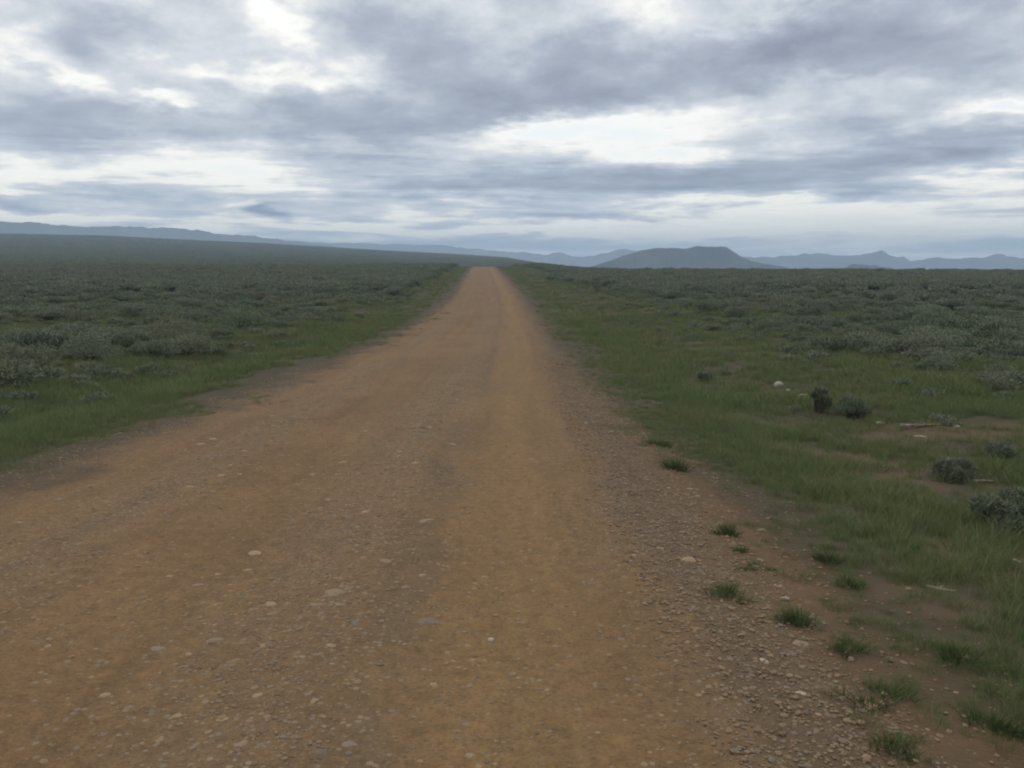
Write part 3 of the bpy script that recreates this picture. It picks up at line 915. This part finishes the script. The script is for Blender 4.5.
# cloud layers get thinner and longer towards the horizon
ele = n.m("LOGARITHM", n.m("ADD", n.m("MAXIMUM", elc, 0.0), 0.09), 2.71828)
uv = vec(n.m("MULTIPLY", az, 4.6), n.m("MULTIPLY", ele, 2.9), 1.7)
w1 = n.m("SUBTRACT", n.noise(uv, 1.6, 4, 0.6), 0.5); w2 = n.m("SUBTRACT", n.noise(vec(n.m("MULTIPLY", az, 4.6), n.m("MULTIPLY", ele, 2.9), 9.2), 1.9, 5, 0.62), 0.5)
azw = n.m("MULTIPLY_ADD", w1, 0.20, az)
elw = n.m("MULTIPLY_ADD", n.m("MULTIPLY", w2, n.m("MULTIPLY_ADD", n.m("MINIMUM", n.m("MAXIMUM", el, 0), 1.0), 0.42, 0.02)), 1.0, el)
BL = [  # px, py, half width, half height, thickness (+ grey, - bright)
    (110, 125, 190, 38, 0.42), (430, 125, 130, 36, 0.50), (330, 150, 90, 22, 0.15), (125, 30, 70, 28, 0.30), (450, 40, 130, 55, 0.34), (650, 78, 150, 40, 0.30),
    (780, 50, 100, 30, 0.34), (560, 20, 80, 20, -0.12), (880, 85, 70, 12, -0.22), (700, 20, 60, 12, -0.12), (920, 28, 130, 40, 0.28), (980, 72, 90, 22, 0.22), (590, 95, 90, 20, 0.2), (860, 155, 130, 22, 0.42), (650, 180, 150, 13, 0.42), (970, 140, 60, 22, 0.25),
    (300, 18, 34, 24, -0.45), (275, 72, 80, 15, -0.42), (160, 95, 30, 9, -0.5), (85, 74, 28, 12, -0.35), (25, 48, 40, 16, -0.25), (215, 160, 85, 20, -0.6), (70, 172, 70, 12, -0.35),
    (410, 150, 130, 12, -0.25), (500, 132, 60, 14, -0.55), (600, 130, 110, 18, -0.55), (670, 150, 60, 10, -0.25), (1005, 108, 45, 12, -0.45), (980, 180, 80, 17, -0.55), (780, 205, 130, 11, -0.62), (15, 186, 40, 7, -0.3),
    (420, 186, 90, 9, 0.35), (580, 212, 80, 10, 0.30), (100, 193, 70, 6, 0.25), (30, 203, 50, 6, 0.30), (870, 188, 90, 6, 0.25), (265, 211, 15, 6, 0.85), (30, 215, 50, 4, -0.5), (350, 228, 55, 3, -0.5),
    (200, 220, 70, 6, -0.35), (490, 231, 35, 3, -0.5), (580, 232, 90, 3, -0.55), (700, 238, 70, 5, -0.25), (430, 245, 150, 6, 0.25), (600, 246, 110, 4, 0.15), (880, 230, 150, 10, -0.25), (640, 234, 130, 4, -0.3), (560, 221, 200, 4, -0.4), (440, 202, 90, 5, -0.25), (720, 226, 150, 7, -0.3), (330, 240, 60, 3, -0.35), (150, 214, 60, 4, 0.1),
]
T = 0.42
for (px, py, hw, hh, amp) in BL:
    a, e_ = azel(px, py)
    if py > 150 and amp < 0: amp *= 0.72
    du = n.m("MULTIPLY_ADD", azw, FPX / hw, -a * FPX / hw)
    dv = n.m("MULTIPLY_ADD", elw, FPX / hh, -e_ * FPX / hh)
    r2 = n.m("MULTIPLY_ADD", dv, dv, n.m("MULTIPLY", du, du))
    T = n.m("MULTIPLY_ADD", n.m("POWER", 0.36788, r2), amp * 1.1, T)
f1 = n.noise(uv, 1.9, 9, 0.62, 0.25); f2 = n.noise(vec(n.m("MULTIPLY", az, 9), n.m("MULTIPLY", ele, 6), 4.0), 1.7, 8, 0.62)
T = n.m("MULTIPLY_ADD", n.m("SUBTRACT", f1, 0.5), 0.9, T)
f3 = n.noise(vec(n.m("MULTIPLY", az, 4.0), n.m("MULTIPLY", el, 48.0), 2.0), 1.0, 8, 0.62, 0.6)
T = n.m("MULTIPLY_ADD", n.m("SUBTRACT", f3, 0.5), n.m("MULTIPLY", n.step(el, 0.20, 0.05), 2.0), T)
T = n.m("MULTIPLY_ADD", n.m("SUBTRACT", f2, 0.5), 0.68, T)
T = n.m("MULTIPLY_ADD", n.m("SUBTRACT", T, 0.47), 1.42, 0.47)
cloud = n.ramp(n.m("MULTIPLY", T, 0.65), [(0.0, (0.86, 0.85, 0.80)), (0.11, (0.76, 0.755, 0.72)), (0.25, (0.59, 0.605, 0.63)), (0.41, (0.47, 0.502, 0.54)), (0.62, (0.335, 0.368, 0.432)), (1.0, (0.21, 0.228, 0.29))])
# a thin warm glow of lit cloud tops low down
low = n.step(el, 0.16, 0.0)
cloud = n.mul(n.m("MULTIPLY", low, n.m("SUBTRACT", 1.0, n.step(T, 0.1, 0.45))), cloud, (1.24, 1.20, 1.10))
cloud = n.mul(n.m("MULTIPLY", low, n.step(T, 0.35, 0.7)), cloud, (0.93, 0.99, 1.03))
skyc = n.new("ShaderNodeVectorMath", operation="SCALE"); n.t.links.new(sky.outputs[0], skyc.inputs[0]); skyc.inputs[3].default_value = 0.10
cover = n.step(T, -0.35, 0.05)
fin = n.mix(n.m("MULTIPLY_ADD", cover, 0.25, 0.75), skyc.outputs[0], cloud)
n.t.links.new(fin, bg.inputs[0]); bg.inputs[1].default_value = 1.0

sd = bpy.data.lights.new("sun", "SUN"); so = bpy.data.objects.new("sun", sd); COL.objects.link(so)
sd.energy = 0.6; sd.angle = math.radians(25); sd.color = (1.0, 0.96, 0.90)
dirv = Vector((math.sin(SUN_AZ) * math.cos(SUN_EL), math.cos(SUN_AZ) * math.cos(SUN_EL), math.sin(SUN_EL)))
so.rotation_euler = (-dirv).to_track_quat("-Z", "Y").to_euler()

# ------------------------------------------------------------------ render settings
vs_ = scene.view_settings
vs_.view_transform = "Standard"; vs_.look = "None"; vs_.gamma = 1.0; vs_.use_curve_mapping = False
vs_.exposure = 0.46
cy = scene.cycles
cy.max_bounces = 6; cy.diffuse_bounces = 3; cy.volume_bounces = 1; cy.transparent_max_bounces = 8
cy.use_denoising = True
cy.filter_width = 1.9
